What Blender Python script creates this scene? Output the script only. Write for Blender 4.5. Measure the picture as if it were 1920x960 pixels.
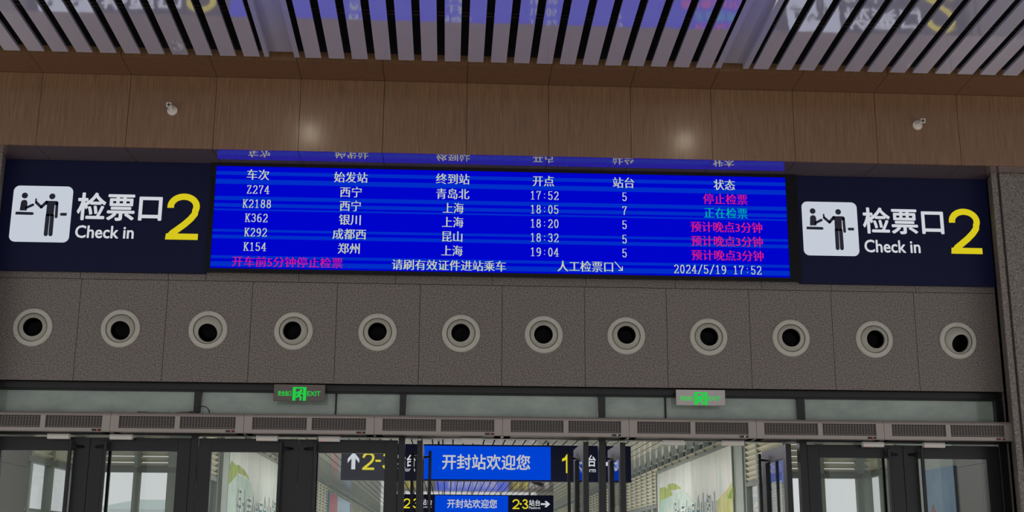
import bpy, bmesh, math, random
from mathutils import Vector, Matrix, Quaternion
random.seed(4)
for o in list(bpy.data.objects): bpy.data.objects.remove(o)
scn = bpy.context.scene
col = scn.collection
# ------------------------------------------------------------------ camera
FPX, PITCH, YAW, ROLL = 2306.25, math.radians(13.7674), math.radians(2.86998), math.radians(0.316687)
CAMD, CAMZ = 11.2489, 1.6
FW = Vector((math.sin(YAW)*math.cos(PITCH), math.cos(YAW)*math.cos(PITCH), math.sin(PITCH)))
_R = Vector((math.cos(YAW), -math.sin(YAW), 0)); _U = _R.cross(FW)
RT = _R*math.cos(ROLL) + _U*math.sin(ROLL); UP = _U*math.cos(ROLL) - _R*math.sin(ROLL)
CAM = Vector((0, -CAMD, CAMZ))
cam = bpy.data.cameras.new('camera'); camo = bpy.data.objects.new('camera', cam); col.objects.link(camo)
cam.sensor_width = 36; cam.lens = FPX/1920*36; cam.clip_end = 500
camo.matrix_world = Matrix.Translation(CAM) @ Matrix(((RT.x, UP.x, -FW.x, 0), (RT.y, UP.y, -FW.y, 0), (RT.z, UP.z, -FW.z, 0), (0, 0, 0, 1)))
scn.camera = camo
# ------------------------------------------------------------------ exposure, world, added fill lights
vs = scn.view_settings
scn.display_settings.display_device = 'sRGB'
vs.view_transform = 'Standard'; vs.look = 'None'; vs.exposure = 0.0; vs.gamma = 1.0; vs.use_curve_mapping = False
scn.cycles.max_bounces = 6; scn.cycles.diffuse_bounces = 3; scn.cycles.glossy_bounces = 3
scn.cycles.transparent_max_bounces = 12; scn.cycles.caustics_reflective = False; scn.cycles.caustics_refractive = False
scn.cycles.use_denoising = True
w = bpy.data.worlds.new('sky'); scn.world = w; w.use_nodes = True
w.node_tree.nodes['Background'].inputs[0].default_value = (0.68, 0.685, 0.705, 1)     # overcast white sky
w.node_tree.nodes['Background'].inputs[1].default_value = 1.0
def area(name, loc, size, power, color=(1, .96, .9), rot=(0, 0, 0)):
    l = bpy.data.lights.new(name, 'AREA'); l.shape = 'RECTANGLE'; l.size, l.size_y = size; l.energy = power; l.color = color
    o = bpy.data.objects.new(name, l); o.location = loc; o.rotation_euler = rot; col.objects.link(o)
area('hall_fill', (0.5, -7.5, 6.25), (12, 1.0), 40)  # added fill from above, no fixture modelled: lifts walls and fascia
area('slat_fill', (-7.6, -7.0, 1.0), (1.0, 9.0), 125, (1, .95, .92), (0, math.radians(-135), 0))  # added fill from below, no real fixture: brightens the ceiling slats
area('slat_fill', (8.6, -7.0, 1.0), (1.0, 9.0), 125, (1, .95, .92), (0, math.radians(135), 0))
area('slat_fill', (0.5, -12.4, 0.5), (12.0, 0.8), 165, (1, .95, .92), (math.radians(155), 0, 0))
area('hall_fill', (0.5, -13.5, 6.6), (12, 1.0), 64)
area('hall_fill', (0.5, -19.0, 6.9), (12, 1.0), 64)
area('passage_fill', (0.3, 3.2, 3.74), (9.0, .3), 95)  # added fill along the passage, brightens murals and ceiling
for _y in (9.0, 13.8, 18.5, 25.0, 33.6, 42.0): area('passage_fill', (0.7, _y, 3.74), (5.0, .3), 190)
# ------------------------------------------------------------------ helpers
def s(r, g, b, k=1.0):
    f = lambda c: ((c/255)/12.92 if c/255 <= .04045 else ((c/255+.055)/1.055)**2.4)*k
    return (f(r), f(g), f(b), 1)
def at(x, y, Y):                                   # point on the wall-parallel plane Y
    d = FW*FPX + RT*(x-960) - UP*(y-480); return CAM + d*((Y+CAMD)/d.y)
def atx(x, y, X):                                  # point on a side wall at X
    d = FW*FPX + RT*(x-960) - UP*(y-480); return CAM + d*(X/d.x)
class MB:
    def __init__(self): self.v = []; self.f = []
    def add(self, vs_, fs): n = len(self.v); self.v += [Vector(p) for p in vs_]; self.f += [tuple(i+n for i in f) for f in fs]; return self
    def box(self, x0, x1, y0, y1, z0, z1):
        x0, x1 = min(x0, x1), max(x0, x1); y0, y1 = min(y0, y1), max(y0, y1); z0, z1 = min(z0, z1), max(z0, z1)
        p = [(x, y, z) for x in (x0, x1) for y in (y0, y1) for z in (z0, z1)]
        return self.add(p, [(0, 1, 3, 2), (4, 6, 7, 5), (0, 4, 5, 1), (2, 3, 7, 6), (0, 2, 6, 4), (1, 5, 7, 3)])
    def prism(self, pts, a0, a1, axis):            # pts: polygon in the two other axes (x,y,z order)
        n = len(pts); mk = {'x': lambda p, a: (a, p[0], p[1]), 'y': lambda p, a: (p[0], a, p[1]), 'z': lambda p, a: (p[0], p[1], a)}[axis]
        v = [mk(p, a0) for p in pts] + [mk(p, a1) for p in pts]
        return self.add(v, [tuple(range(n)), tuple(range(2*n-1, n-1, -1))] + [(i, (i+1) % n, n+(i+1) % n, n+i) for i in range(n)])
    def lathe(self, prof, n=32, M=None):           # profile (r, y) about the Y axis
        M = M or Matrix(); v = []; f = []; m = len(prof)
        for r, y in prof:
            for k in range(n):
                a = 2*math.pi*k/n; v.append(M @ Vector((r*math.cos(a), y, r*math.sin(a))))
        for j in range(m-1):
            for k in range(n): k2 = (k+1) % n; f.append((j*n+k, j*n+k2, (j+1)*n+k2, (j+1)*n+k))
        if prof[0][0] > 1e-5: pass
        return self.add(v, f)
    def disc(self, c, r, y0, y1, n=28):
        return self.prism([(c[0]+r*math.cos(2*math.pi*k/n), c[1]+r*math.sin(2*math.pi*k/n)) for k in range(n)], y0, y1, 'y')
    def tube(self, pts, r, n=8):
        pts = [Vector(p) for p in pts]; v = []; f = []
        for i, p in enumerate(pts):
            d = (pts[min(i+1, len(pts)-1)] - pts[max(i-1, 0)]).normalized()
            a = d.orthogonal().normalized() if i == 0 else (a - d*a.dot(d)).normalized(); b = d.cross(a)
            v += [p + (a*math.cos(2*math.pi*k/n) + b*math.sin(2*math.pi*k/n))*r for k in range(n)]
        for i in range(len(pts)-1):
            for k in range(n): k2 = (k+1) % n; f.append((i*n+k, i*n+k2, (i+1)*n+k2, (i+1)*n+k))
        f += [tuple(range(n)), tuple(range(len(v)-1, len(v)-n-1, -1))]
        return self.add(v, f)
    def build(self, name, mat, parent=None, smooth=False, bevel=0):
        off = parent.matrix_world.translation.copy() if parent else Vector()
        if parent:
            off = Vector(); q = parent
            while q: off += q.location; q = q.parent
        me = bpy.data.meshes.new(name); me.from_pydata([p-off for p in self.v], [], self.f)
        bm = bmesh.new(); bm.from_mesh(me); bmesh.ops.recalc_face_normals(bm, faces=bm.faces)
        if bevel: bmesh.ops.bevel(bm, geom=list(bm.edges), offset=bevel, segments=1, affect='EDGES')
        bm.to_mesh(me); bm.free()
        if smooth:
            for p in me.polygons: p.use_smooth = True
            try: me.set_sharp_from_angle(angle=math.radians(35))
            except Exception: pass
        me.materials.append(mat)
        o = bpy.data.objects.new(name, me); o.parent = parent; col.objects.link(o); return o
def tag(o, label=None, cat=None, group=None, kind=None):
    for k, v in (('label', label), ('category', cat), ('group', group), ('kind', kind)):
        if v: o[k] = v
    return o
def empty(name, loc, label=None, cat=None, group=None, kind=None, parent=None):
    o = bpy.data.objects.new(name, None); o.location = loc; o.empty_display_size = .1; o.parent = parent; col.objects.link(o)
    return tag(o, label, cat, group, kind)
def copy_tree(o, parent=None):
    c = o.copy(); col.objects.link(c); c.parent = parent
    for ch in [x for x in bpy.data.objects if x.parent == o]: copy_tree(ch, c)
    return c
# ------------------------------------------------------------------ materials
def pm(name, color, rough=.5, metal=0., coat=0., coat_rough=.05, coat_ior=1.5, ior=1.5, emis=None, estr=0.):
    m = bpy.data.materials.new(name); m.use_nodes = True; b = m.node_tree.nodes['Principled BSDF']
    b.inputs['Base Color'].default_value = color; b.inputs['Roughness'].default_value = rough; b.inputs['Metallic'].default_value = metal
    b.inputs['Coat Weight'].default_value = coat; b.inputs['Coat Roughness'].default_value = coat_rough; b.inputs['Coat IOR'].default_value = coat_ior
    b.inputs['IOR'].default_value = ior
    if emis: b.inputs['Emission Color'].default_value = emis; b.inputs['Emission Strength'].default_value = estr
    return m
def mix_noise(m, c1, c2, scale=(1, 1, 1), nscale=20., detail=6., rough=.6, lo=.35, hi=.65, bump=0., dist=0.):
    nt = m.node_tree; N, L = nt.nodes, nt.links; b = N['Principled BSDF']
    tc = N.new('ShaderNodeTexCoord'); mp = N.new('ShaderNodeMapping'); mp.inputs['Scale'].default_value = scale
    geo = N.new('ShaderNodeNewGeometry')
    L.new(geo.outputs['Position'], mp.inputs['Vector'])
    no = N.new('ShaderNodeTexNoise'); no.inputs['Scale'].default_value = nscale; no.inputs['Detail'].default_value = detail; no.inputs['Roughness'].default_value = rough; no.inputs['Distortion'].default_value = dist
    L.new(mp.outputs[0], no.inputs['Vector'])
    cr = N.new('ShaderNodeValToRGB'); cr.color_ramp.elements[0].position = lo; cr.color_ramp.elements[1].position = hi
    cr.color_ramp.elements[0].color = c1; cr.color_ramp.elements[1].color = c2
    L.new(no.outputs['Fac'], cr.inputs['Fac']); L.new(cr.outputs['Color'], b.inputs['Base Color'])
    if bump:
        bp = N.new('ShaderNodeBump'); bp.inputs['Strength'].default_value = bump; bp.inputs['Distance'].default_value = .01
        L.new(no.outputs['Fac'], bp.inputs['Height']); L.new(bp.outputs[0], b.inputs['Normal'])
    return m, cr, no
def em(name, color, k=1.):
    m = bpy.data.materials.new(name); m.use_nodes = True; N, L = m.node_tree.nodes, m.node_tree.links
    N.remove(N['Principled BSDF']); e = N.new('ShaderNodeEmission'); e.inputs[0].default_value = color; e.inputs[1].default_value = k
    L.new(e.outputs[0], N['Material Output'].inputs[0]); return m
def glass(name, tint, rough=0.0):
    m = bpy.data.materials.new(name); m.use_nodes = True; N, L = m.node_tree.nodes, m.node_tree.links
    N.remove(N['Principled BSDF']); t = N.new('ShaderNodeBsdfTransparent'); t.inputs[0].default_value = tint
    g = N.new('ShaderNodeBsdfGlossy'); g.inputs['Roughness'].default_value = rough; lw = N.new('ShaderNodeLayerWeight'); lw.inputs[0].default_value = .5
    pw_ = N.new('ShaderNodeMath'); pw_.operation = 'POWER'; pw_.inputs[1].default_value = 5.; L.new(lw.outputs['Facing'], pw_.inputs[0])
    fr = N.new('ShaderNodeMath'); fr.operation = 'MULTIPLY_ADD'; fr.inputs[1].default_value = .9; fr.inputs[2].default_value = .03; L.new(pw_.outputs[0], fr.inputs[0])
    mx = N.new('ShaderNodeMixShader'); L.new(fr.outputs[0], mx.inputs[0]); L.new(t.outputs[0], mx.inputs[1]); L.new(g.outputs[0], mx.inputs[2])
    L.new(mx.outputs[0], N['Material Output'].inputs[0]); return m
# speckled grey granite
stone = pm('granite', (.2, .18, .17, 1), .55, coat=.0)
mix_noise(stone, s(30, 27, 25), s(152, 142, 134), nscale=85., detail=5., rough=.8, lo=.36, hi=.66, bump=.2)
stone_in = pm('granite_passage', (.3, .3, .29, 1), .4)
mix_noise(stone_in, s(62, 62, 59), s(112, 112, 106), nscale=60., detail=4., rough=.7, lo=.3, hi=.7)
def wood_mat(name, c1, c2, scale, **k):
    m = pm(name, c1, k.pop('rough', .42), coat=k.pop('coat', .5), coat_rough=k.pop('coat_rough', .25), coat_ior=k.pop('coat_ior', 1.5))
    mix_noise(m, c1, c2, scale=scale, nscale=6., detail=7., rough=.65, lo=.3, hi=.72, dist=.3); return m
wood = wood_mat('wood_veneer', s(92, 64, 38), s(136, 101, 69), (20, 1, .5), coat=.6, coat_rough=.2)
wood_soffit = wood_mat('wood_soffit', s(170, 146, 138), s(204, 182, 176), (10, 2, 1), rough=.05, coat=.3, coat_rough=.02, coat_ior=1.6)
wood_soffit.node_tree.nodes['Principled BSDF'].inputs['Metallic'].default_value = .78
wood_dark = wood_mat('wood_strip', s(98, 64, 41), s(114, 80, 54), (4, 14, 1), rough=.6, coat=.1)
def slat_mat(name, c, metal, rough):
    m = pm(name, c, rough, metal=metal); nt = m.node_tree; N, L = nt.nodes, nt.links; b = N['Principled BSDF']
    g = N.new('ShaderNodeNewGeometry'); mp = N.new('ShaderNodeMapping'); mp.inputs['Scale'].default_value = (3.0, 1.2, 1); no = N.new('ShaderNodeTexNoise'); no.inputs['Scale'].default_value = 1.6; no.inputs['Detail'].default_value = 2
    bp = N.new('ShaderNodeBump'); bp.inputs['Strength'].default_value = .12; bp.inputs['Distance'].default_value = .02
    L.new(g.outputs['Position'], mp.inputs[0]); L.new(mp.outputs[0], no.inputs['Vector']); L.new(no.outputs['Fac'], bp.inputs['Height']); L.new(bp.outputs[0], b.inputs['Normal']); return m
slatm = slat_mat('white_slat', s(196, 193, 214), .34, .06)
slat_in = slat_mat('passage_slat', s(226, 224, 210), .25, .12)
slatm.node_tree.nodes['Principled BSDF'].inputs['Coat Weight'].default_value = 1.; slatm.node_tree.nodes['Principled BSDF'].inputs['Coat IOR'].default_value = 1.9; slatm.node_tree.nodes['Principled BSDF'].inputs['Coat Roughness'].default_value = .04
channelm = pm('channel_metal', s(176, 174, 190), .3, metal=.3)
black = pm('void_black', (.002, .002, .003, 1), .9)
blackgloss = pm('black_rail', (.004, .004, .005, 1), .3)
navy = pm('navy_face', s(9, 13, 42), .5, ior=1.25, emis=s(6, 8, 26), estr=.5)
bezelm = pm('bezel_black', s(6, 8, 14), .3, ior=1.25)
dark = pm('dark_frame', s(20, 20, 21), .38, coat=.06, coat_rough=.15, ior=1.4)
dark_joint = pm('dark_gasket', s(12, 12, 14), .6)
greyplas = pm('nozzle_enamel', s(178, 176, 164), .42)
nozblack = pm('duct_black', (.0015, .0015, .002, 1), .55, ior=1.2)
acm = pm('air_curtain_shell', s(152, 144, 137), .38, metal=.15)
ac_dark = pm('air_curtain_inside', s(30, 26, 25), .6)
ac_mesh = pm('air_curtain_mesh', s(108, 101, 95), .4, metal=.3)
ac_filter = pm('air_curtain_filter', s(88, 82, 78), .6)
sensor_grey = pm('sensor_grey', s(228, 224, 216), .4)
steel = pm('brushed_steel', s(150, 142, 136), .22, metal=.85)
whiteplas = pm('white_plastic', s(205, 196, 184), .4)
lensm = pm('lens_black', s(10, 10, 10), .1)
jointback = pm('joint_backing', s(20, 18, 17), .9)  # dark backing behind the open stone joints
film = pm('frosted_film', s(120, 132, 124), .12, coat=.4, coat_rough=.08)
mix_noise(film, s(128, 142, 132), s(156, 168, 157), scale=(.8, 1, 1.5), nscale=4., detail=5., rough=.6, lo=.3, hi=.7)
clear = glass('door_glass', (.945, .965, .95, 1))
win_glass = glass('window_glass', (.975, .985, .98, 1))
alu = pm('grey_aluminium', s(150, 160, 154), .4, metal=.2)
alu_d = pm('grey_aluminium_dark', s(120, 128, 124), .4, metal=.2)
bladem = pm('louvre_blade', s(206, 204, 184), .4)
soff_in = pm('passage_soffit', s(150, 158, 148), .25, coat=.4, coat_rough=.1)
floorm = pm('floor_tile', s(200, 196, 190), .2)
mix_noise(floorm, s(200, 196, 190), s(216, 212, 204), nscale=3.)
plaster = pm('hall_wall', s(150, 146, 142), .8)
WHT = em('lit_white', s(206, 209, 216)); WHP = em('lit_panel', s(196, 203, 214)); YEL = em('lit_yellow', s(214, 198, 30)); 
YEL2 = em('lit_yellow_small', s(220, 205, 40)); LCREAM = em('led_cream', s(196, 206, 176)); LMAG = em('led_magenta', s(205, 20, 140)); LRED = em('led_pink', s(215, 28, 120)); LGRN = em('led_green', s(0, 170, 170))
LEDW = em('led_grey_white', s(188, 190, 190)); GRN = em('exit_green', s(30, 205, 70)); REDL = em('red_lamp', s(255, 60, 50), 1.2); WDOT = em('white_lamp', s(240, 225, 215)); navyfig = pm('navy_figure', s(20, 26, 52), .5)
LAMP = em('downlight_glow', (1, .88, .68, 1), 140.)
# LED screen: blue with brighter refresh bands
def led_mat():
    m = em('led_screen', s(0, 0, 190), 1.0); N, L = m.node_tree.nodes, m.node_tree.links; e = [n for n in N if n.type == 'EMISSION'][0]
    tc = N.new('ShaderNodeTexCoord'); sp = N.new('ShaderNodeSeparateXYZ'); L.new(tc.outputs['Generated'], sp.inputs[0])
    cr = N.new('ShaderNodeValToRGB'); cr.color_ramp.interpolation = 'CONSTANT'; L.new(sp.outputs['Z'], cr.inputs['Fac'])
    bands = [(35, 60), (90, 120), (202, 230), (250, 275), (288, 298), (424, 440), (462, 485), (597, 615), (637, 668)]
    el = cr.color_ramp.elements; a, b_ = s(0, 4, 202), s(0, 46, 200); el[0].position = 0; el[0].color = a
    el[1].position = 1 - 668/680; el[1].color = b_
    pts = []
    for (t, bt) in sorted(bands, reverse=True)[0:]:
        pts.append((1-bt/680, b_)); pts.append((1-t/680, a))
    for p, c in pts[1:]:
        q = el.new(p); q.color = c
    L.new(cr.outputs[0], e.inputs[0]); e.inputs[1].default_value = 1.0; return m
ledm = led_mat(); led2 = em('led_blue', s(0, 66, 208)); 
# ------------------------------------------------------------------ lettering
def stroke(m, pts, wd, Y0_, Y1_):
    pts = [Vector(p) for p in pts]; L_, R_ = [], []
    for i, p in enumerate(pts):
        a = pts[max(i-1, 0)]; b = pts[min(i+1, len(pts)-1)]; d = (b-a).normalized(); nn = Vector((-d.y, d.x))*wd/2; L_.append(p+nn); R_.append(p-nn)
    n = len(pts)
    for i in range(n-1): m.prism([(q.x, q.y) for q in (L_[i], L_[i+1], R_[i+1], R_[i])], Y0_, Y1_, 'y')
def numeral(name, ch, x0p, y0p, x1p, y1p, Y, mat, parent):
    ym = (y0p+y1p)/2; a = at(x0p, ym, Y); b = at(x1p, ym, Y); xa = a.x; za = at((x0p+x1p)/2, y1p, Y).z; H = at((x0p+x1p)/2, y0p, Y).z-za; W = b.x-a.x
    def ar(cx, cy, rx, ry, a0, a1, n=16): return [(cx+rx*math.cos(math.radians(a0+(a1-a0)*i/n)), cy+ry*math.sin(math.radians(a0+(a1-a0)*i/n))) for i in range(n+1)]
    t = .135; m = MB(); T = lambda P_: [(xa+u*W, za+v*H) for u, v in P_]; q = t*H; tw = q/W
    if ch == '2':
        c = ar(.5, 1-.285, .5-tw/2, .285-t/2, 188, -22)
        c += [(.86, .56), (.74, .45), (.56, .33), (.36, .22), (.20, .135), (.10, .03)]
        stroke(m, T(c), q, Y-.002, Y); m.prism(T([(0, 0), (1, 0), (1, .13), (.02, .13)]), Y-.003, Y, 'y')
    elif ch == '3':
        stroke(m, T(ar(.48, .745, .42-tw/2, .255-t/2, 175, -80)), q, Y-.002, Y); stroke(m, T(ar(.5, .27, .5-tw/2, .27-t/2, 88, -175)), q, Y-.003, Y); stroke(m, T([(.36, .53), (.56, .53)]), q*.85, Y-.0025, Y)
    else:
        m.prism(T([(.62, 0), (1, 0), (1, 1), (.72, 1), (.45, .84), (0, .76), (0, .62), (.62, .70)]), Y-.002, Y, 'y')
    return m.build(name, mat, parent)
_fc = {}
def glyph_mesh(txt, offset=0.0, res=3):
    k = (txt, offset)
    if k not in _fc:
        cu = bpy.data.curves.new('t', 'FONT'); cu.body = txt; cu.size = 1; cu.offset = offset; cu.resolution_u = res; cu.fill_mode = 'FRONT'
        o = bpy.data.objects.new('t', cu); col.objects.link(o); bpy.context.view_layer.update()
        me = bpy.data.meshes.new_from_object(o); vv = [v.co.copy() for v in me.vertices]; ff = [tuple(p.vertices) for p in me.polygons]
        bpy.data.objects.remove(o); bpy.data.meshes.remove(me)
        x0 = min(v.x for v in vv); x1 = max(v.x for v in vv); y0 = min(v.y for v in vv); y1 = max(v.y for v in vv)
        _fc[k] = (vv, ff, x0, x1, y0, y1)
    return _fc[k]
def font_mb(txt, cx, cz, wid, hei, Y, offset=0.0, song=0.0, plane='y', flip=1):
    bold = 0
    if offset > 0: bold = offset*hei*1.0; offset = 0; wid -= 2*bold; hei -= 2*bold
    vv, ff, x0, x1, y0, y1 = glyph_mesh(txt, offset); m = MB(); sx = wid/(x1-x0); sz = hei/(y1-y0)
    sh = [(-song, 0), (0, 0), (song, 0)] if song else ([(bold*math.cos(q*math.pi/4), bold*math.sin(q*math.pi/4)) for q in range(8)] if bold else [(0, 0)])
    cx0, cz0 = cx, cz
    for k, (dx, dz_) in enumerate(sh):
        d = .0001*k; cx = cx0+(dx if plane == 'x' else 0); cz = cz0+dz_
        if plane == 'y': m.add([(cx+(v.x-(x0+x1)/2)*sx+dx, Y-d, cz+(v.y-(y0+y1)/2)*sz) for v in vv], ff)
        else: m.add([(Y-d*flip, cx+flip*((v.x-(x0+x1)/2)*sx), cz+(v.y-(y0+y1)/2)*sz) for v in vv], ff)
    return m
def text(name, txt, px, py, wpx, hpx, Y, mat, parent, offset=0., song=0., ppm=None):
    p = at(px, py, Y); e = at(px+wpx, py, Y); wid = abs(e.x-p.x); hei = abs(at(px, py-hpx, Y).z-p.z)
    m = font_mb(txt, p.x, p.z, wid, hei, Y, offset, song)
    return m.build(name, mat, parent)
def arc(cx, cy, rx, ry, a0, a1, n=10): return [(cx+rx*math.cos(math.radians(a0+(a1-a0)*i/n)), cy+ry*math.sin(math.radians(a0+(a1-a0)*i/n))) for i in range(n+1)]
G = {'0': [arc(.5, .5, .36, .5, 0, 360, 20)], '1': [[(.22, .84), (.5, 1), (.5, 0)], [(.22, 0), (.78, 0)]],
     '2': [arc(.5, .72, .36, .28, 165, -30, 9)+[(.12, .04), (.12, 0), (.88, 0), (.88, .14)]],
     '3': [arc(.48, .75, .34, .25, 160, -90, 9), arc(.48, .26, .38, .26, 90, -160, 10)],
     '4': [[(.68, 0), (.68, 1), (.06, .28), (.94, .28)], [(.46, 0), (.9, 0)]],
     '5': [[(.82, 1), (.2, 1), (.16, .52)]+arc(.48, .31, .38, .31, 125, -155, 11)],
     '6': [arc(.62, .5, .52, .5, 75, 180, 8)+arc(.5, .3, .36, .3, 180, -180, 14)],
     '7': [[(.14, .84), (.14, 1), (.88, 1), (.46, .4), (.42, 0)]], '8': [arc(.5, .75, .3, .25, 0, 360, 14), arc(.5, .26, .37, .26, 0, 360, 16)],
     '9': [arc(.38, .5, .52, .5, -105, 0, 8)+arc(.5, .7, .36, .3, 0, 360, 14)], ':': [[(.5, .2), (.5, .24)], [(.5, .66), (.5, .7)]],
     '/': [[(.1, -.08), (.9, 1.05)]], 'Z': [[(.16, .84), (.16, 1), (.84, 1), (.12, 0), (.88, 0), (.88, .16)]],
     'K': [[(.16, 0), (.16, 1)], [(.04, 1), (.32, 1)], [(.04, 0), (.32, 0)], [(.84, 1), (.2, .42)], [(.36, .56), (.86, 0)], [(.68, 1), (.98, 1)], [(.72, 0), (1, 0)]], ' ': []}
def pen(m, pts, wx, wz, Y):                        # broad-nib stroke: thick verticals, thin horizontals
    for (a, b) in zip(pts, pts[1:]):
        c = [(p[0]+i*wx, p[1]+j*wz) for p in (a, b) for i in (-1, 1) for j in (-1, 1)]
        c = sorted(set((round(x, 6), round(z, 6)) for x, z in c)); h = []
        for seq in (c, c[::-1]):
            st = []
            for p in seq:
                while len(st) >= 2 and (st[-1][0]-st[-2][0])*(p[1]-st[-2][1])-(st[-1][1]-st[-2][1])*(p[0]-st[-2][0]) <= 0: st.pop()
                st.append(p)
            h += st[:-1]
        m.add([(x, Y, z) for x, z in h], [tuple(range(len(h)))])
def digits(name, txt, px, py, cell, hpx, Y, mat, parent):
    p = at(px, py, Y); k = abs(at(px+100, py, Y).x-p.x)/100; n = len(txt); m = MB(); cw = cell*k; hh = hpx*k
    for i, ch in enumerate(txt):
        x0 = p.x-n*cw/2+i*cw+cw*.1; w_ = cw*.8; z0 = p.z-hh/2
        for st in G[ch]: pen(m, [(x0+a*w_, z0+b*hh) for a, b in st], .0042, .0024, Y)
    return m.build(name, mat, parent)
# ================================================================== HALL SHELL
XL, XR = -8.5, 9.5; YB = -24.0
FY = -.485; ZS, SL = 5.872, 0.0673
zs = lambda y, z0=ZS: z0 + SL*(FY-y)
fl = MB().box(XL, XR, YB, 62, -.1, 0).build('floor', floorm); tag(fl, 'pale polished floor of the station hall', kind='structure')
for nm, xa, xb in (('wall_hall_left', XL-.2, XL), ('wall_hall_right', XR, XR+.2)):  # unseen sides, opened up so sky light reaches the slats
    mb = MB(); mb.box(xa, xb, YB, .3, 0, .9)
    for k in range(7): mb.box(xa, xb, YB+k*4-.15, YB+k*4+.15, .9, 8)
    tag(mb.build(nm, plaster), 'unseen low parapet and posts, hall side left open for sky light', kind='structure')
# ceiling with slats
ceil = empty('ceiling', (0.5, -2, 6), 'sloping hall ceiling of pale glossy metal slats over a black void', kind='structure')
m = MB(); 
v = [(XL, -.3, zs(-.3)+.45), (XR, -.3, zs(-.3)+.45), (XR, YB, zs(YB)+.45), (XL, YB, zs(YB)+.45)]
m.add(v+[(a, b, c+.1) for a, b, c in v], [(0, 1, 2, 3), (4, 7, 6, 5), (0, 3, 7, 4), (1, 5, 6, 2), (0, 4, 5, 1), (2, 6, 7, 3)]); m.build('void_board', black, ceil)
for yy in (-1.5, -3.1): 
    for dz in (0, .03): MB().box(XL, XR, yy-.012, yy+.012, zs(yy)+.16+dz, zs(yy)+.172+dz).build('carrier_rail', blackgloss, ceil)
SEND = -.965
def slat_mb(x0, wd=.1392, y0=SEND, y1=YB):
    m = MB(); h = .026
    # folded metal channel: bottom plate and two upturned sides
    def slab(xa, xb, za, zb):
        v = []
        for y in (y0, y1):
            for x, z in ((xa, za), (xb, za), (xb, zb), (xa, zb)): v.append((x, y, zs(y)+z))
        m.add(v, [(0, 1, 2, 3), (7, 6, 5, 4), (0, 4, 5, 1), (1, 5, 6, 2), (2, 6, 7, 3), (3, 7, 4, 0)])
    slab(x0, x0+wd, 0, .003); slab(x0, x0+.003, .003, h); slab(x0+wd-.003, x0+wd, .003, h); return m
xs_l = [-1.874-.2088*k for k in range(0, 13)]; xs_m = [-1.331+.2059*k for k in range(18)]; xs_r = [2.691+.2094*k for k in range(0, 15)]
first = None
for x in xs_m + xs_l + xs_r:
    if first is None:
        first = slat_mb(x).build('slat', slatm, ceil); fx = x
    else:
        c = first.copy(); c.location.x += x-fx; col.objects.link(c)
mm = MB(); x = min(xs_l)-.209
while x > XL+.1: q = slat_mb(x); mm.add(q.v, q.f); x -= .209
x = max(xs_r)+.209
while x < XR-.2: q = slat_mb(x); mm.add(q.v, q.f); x += .209
tag(mm.build('slat_field', slatm, ceil), kind='stuff')
def slope_box(m, xa, xb, za, zb, y0, y1):
    v = []
    for y in (y0, y1):
        for x, z in ((xa, za), (xb, za), (xb, zb), (xa, zb)): v.append((x, y, zs(y)+z))
    m.add(v, [(0, 1, 2, 3), (7, 6, 5, 4), (0, 4, 5, 1), (1, 5, 6, 2), (2, 6, 7, 3), (3, 7, 4, 0)])
for (a, b, c, d) in ((-1.694, -1.654, -1.429, -1.383), (2.343, 2.396, 2.599, 2.648)):
    m = MB(); slope_box(m, b-.003, c+.003, .052, .06, SEND+.0, YB); ch = m.build('light_channel', channelm, ceil)
    for q0, q1, inner in ((a, b, b), (c, d, c)):
        m = MB(); slope_box(m, q0, q1, 0, .004, SEND-.0, YB); slope_box(m, inner-.002, inner+.002, .004, .055, SEND, YB); m.build('channel_flange', channelm, ch)
# wooden bulkhead
ZB, ZT = 5.194, 5.894
EDG = -.86; zst = lambda y: ZT + SL*(FY-y)
fj = [-8.5, -7.7, -6.91, -6.12, -5.33, -4.56, -3.775, -2.978, -2.195, -1.423, -.655, .113, .873, 1.641, 2.401, 3.179, 3.962, 4.756, 5.54, 6.33, 7.12, 7.91, 8.7, 9.5]
bulk = empty('trim_1', (0.5, -.3, ZB), 'brown wood veneer bulkhead between the slatted ceiling and the signs', kind='structure')
MB().box(XL, XR, FY+.022, 0.3, ZB+.02, ZT+.4).build('bulkhead_core', black, bulk)
g = .0022
for a, b in zip(fj, fj[1:]):
    MB().box(a+g, b-g, FY, FY+.02, ZB-.0002, ZT-.002).build('fascia_panel', wood, bulk)
    MB().box(a+g, b-g, FY+.0205, .03, ZB, ZB+.018).build('soffit_panel', wood_soffit, bulk)
    m = MB(); v = []
    for y in (FY-.001, EDG):
        for x, z in ((a+g, 0), (b-g, 0), (b-g, .018), (a+g, .018)): v.append((x, y, zst(y)+z))
    m.add(v, [(0, 1, 2, 3), (7, 6, 5, 4), (0, 4, 5, 1), (1, 5, 6, 2), (2, 6, 7, 3), (3, 7, 4, 0)]); m.build('strip_panel', wood_dark, bulk)
    MB().box(a+g, b-g, EDG-.006, EDG+.014, zst(EDG), zst(EDG)+.085).build('lip_panel', wood, bulk)
MB().box(XL, XR, EDG-.006, .3, zst(EDG)+.085, zst(EDG)+.45).build('bulkhead_top', black, bulk)
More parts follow.
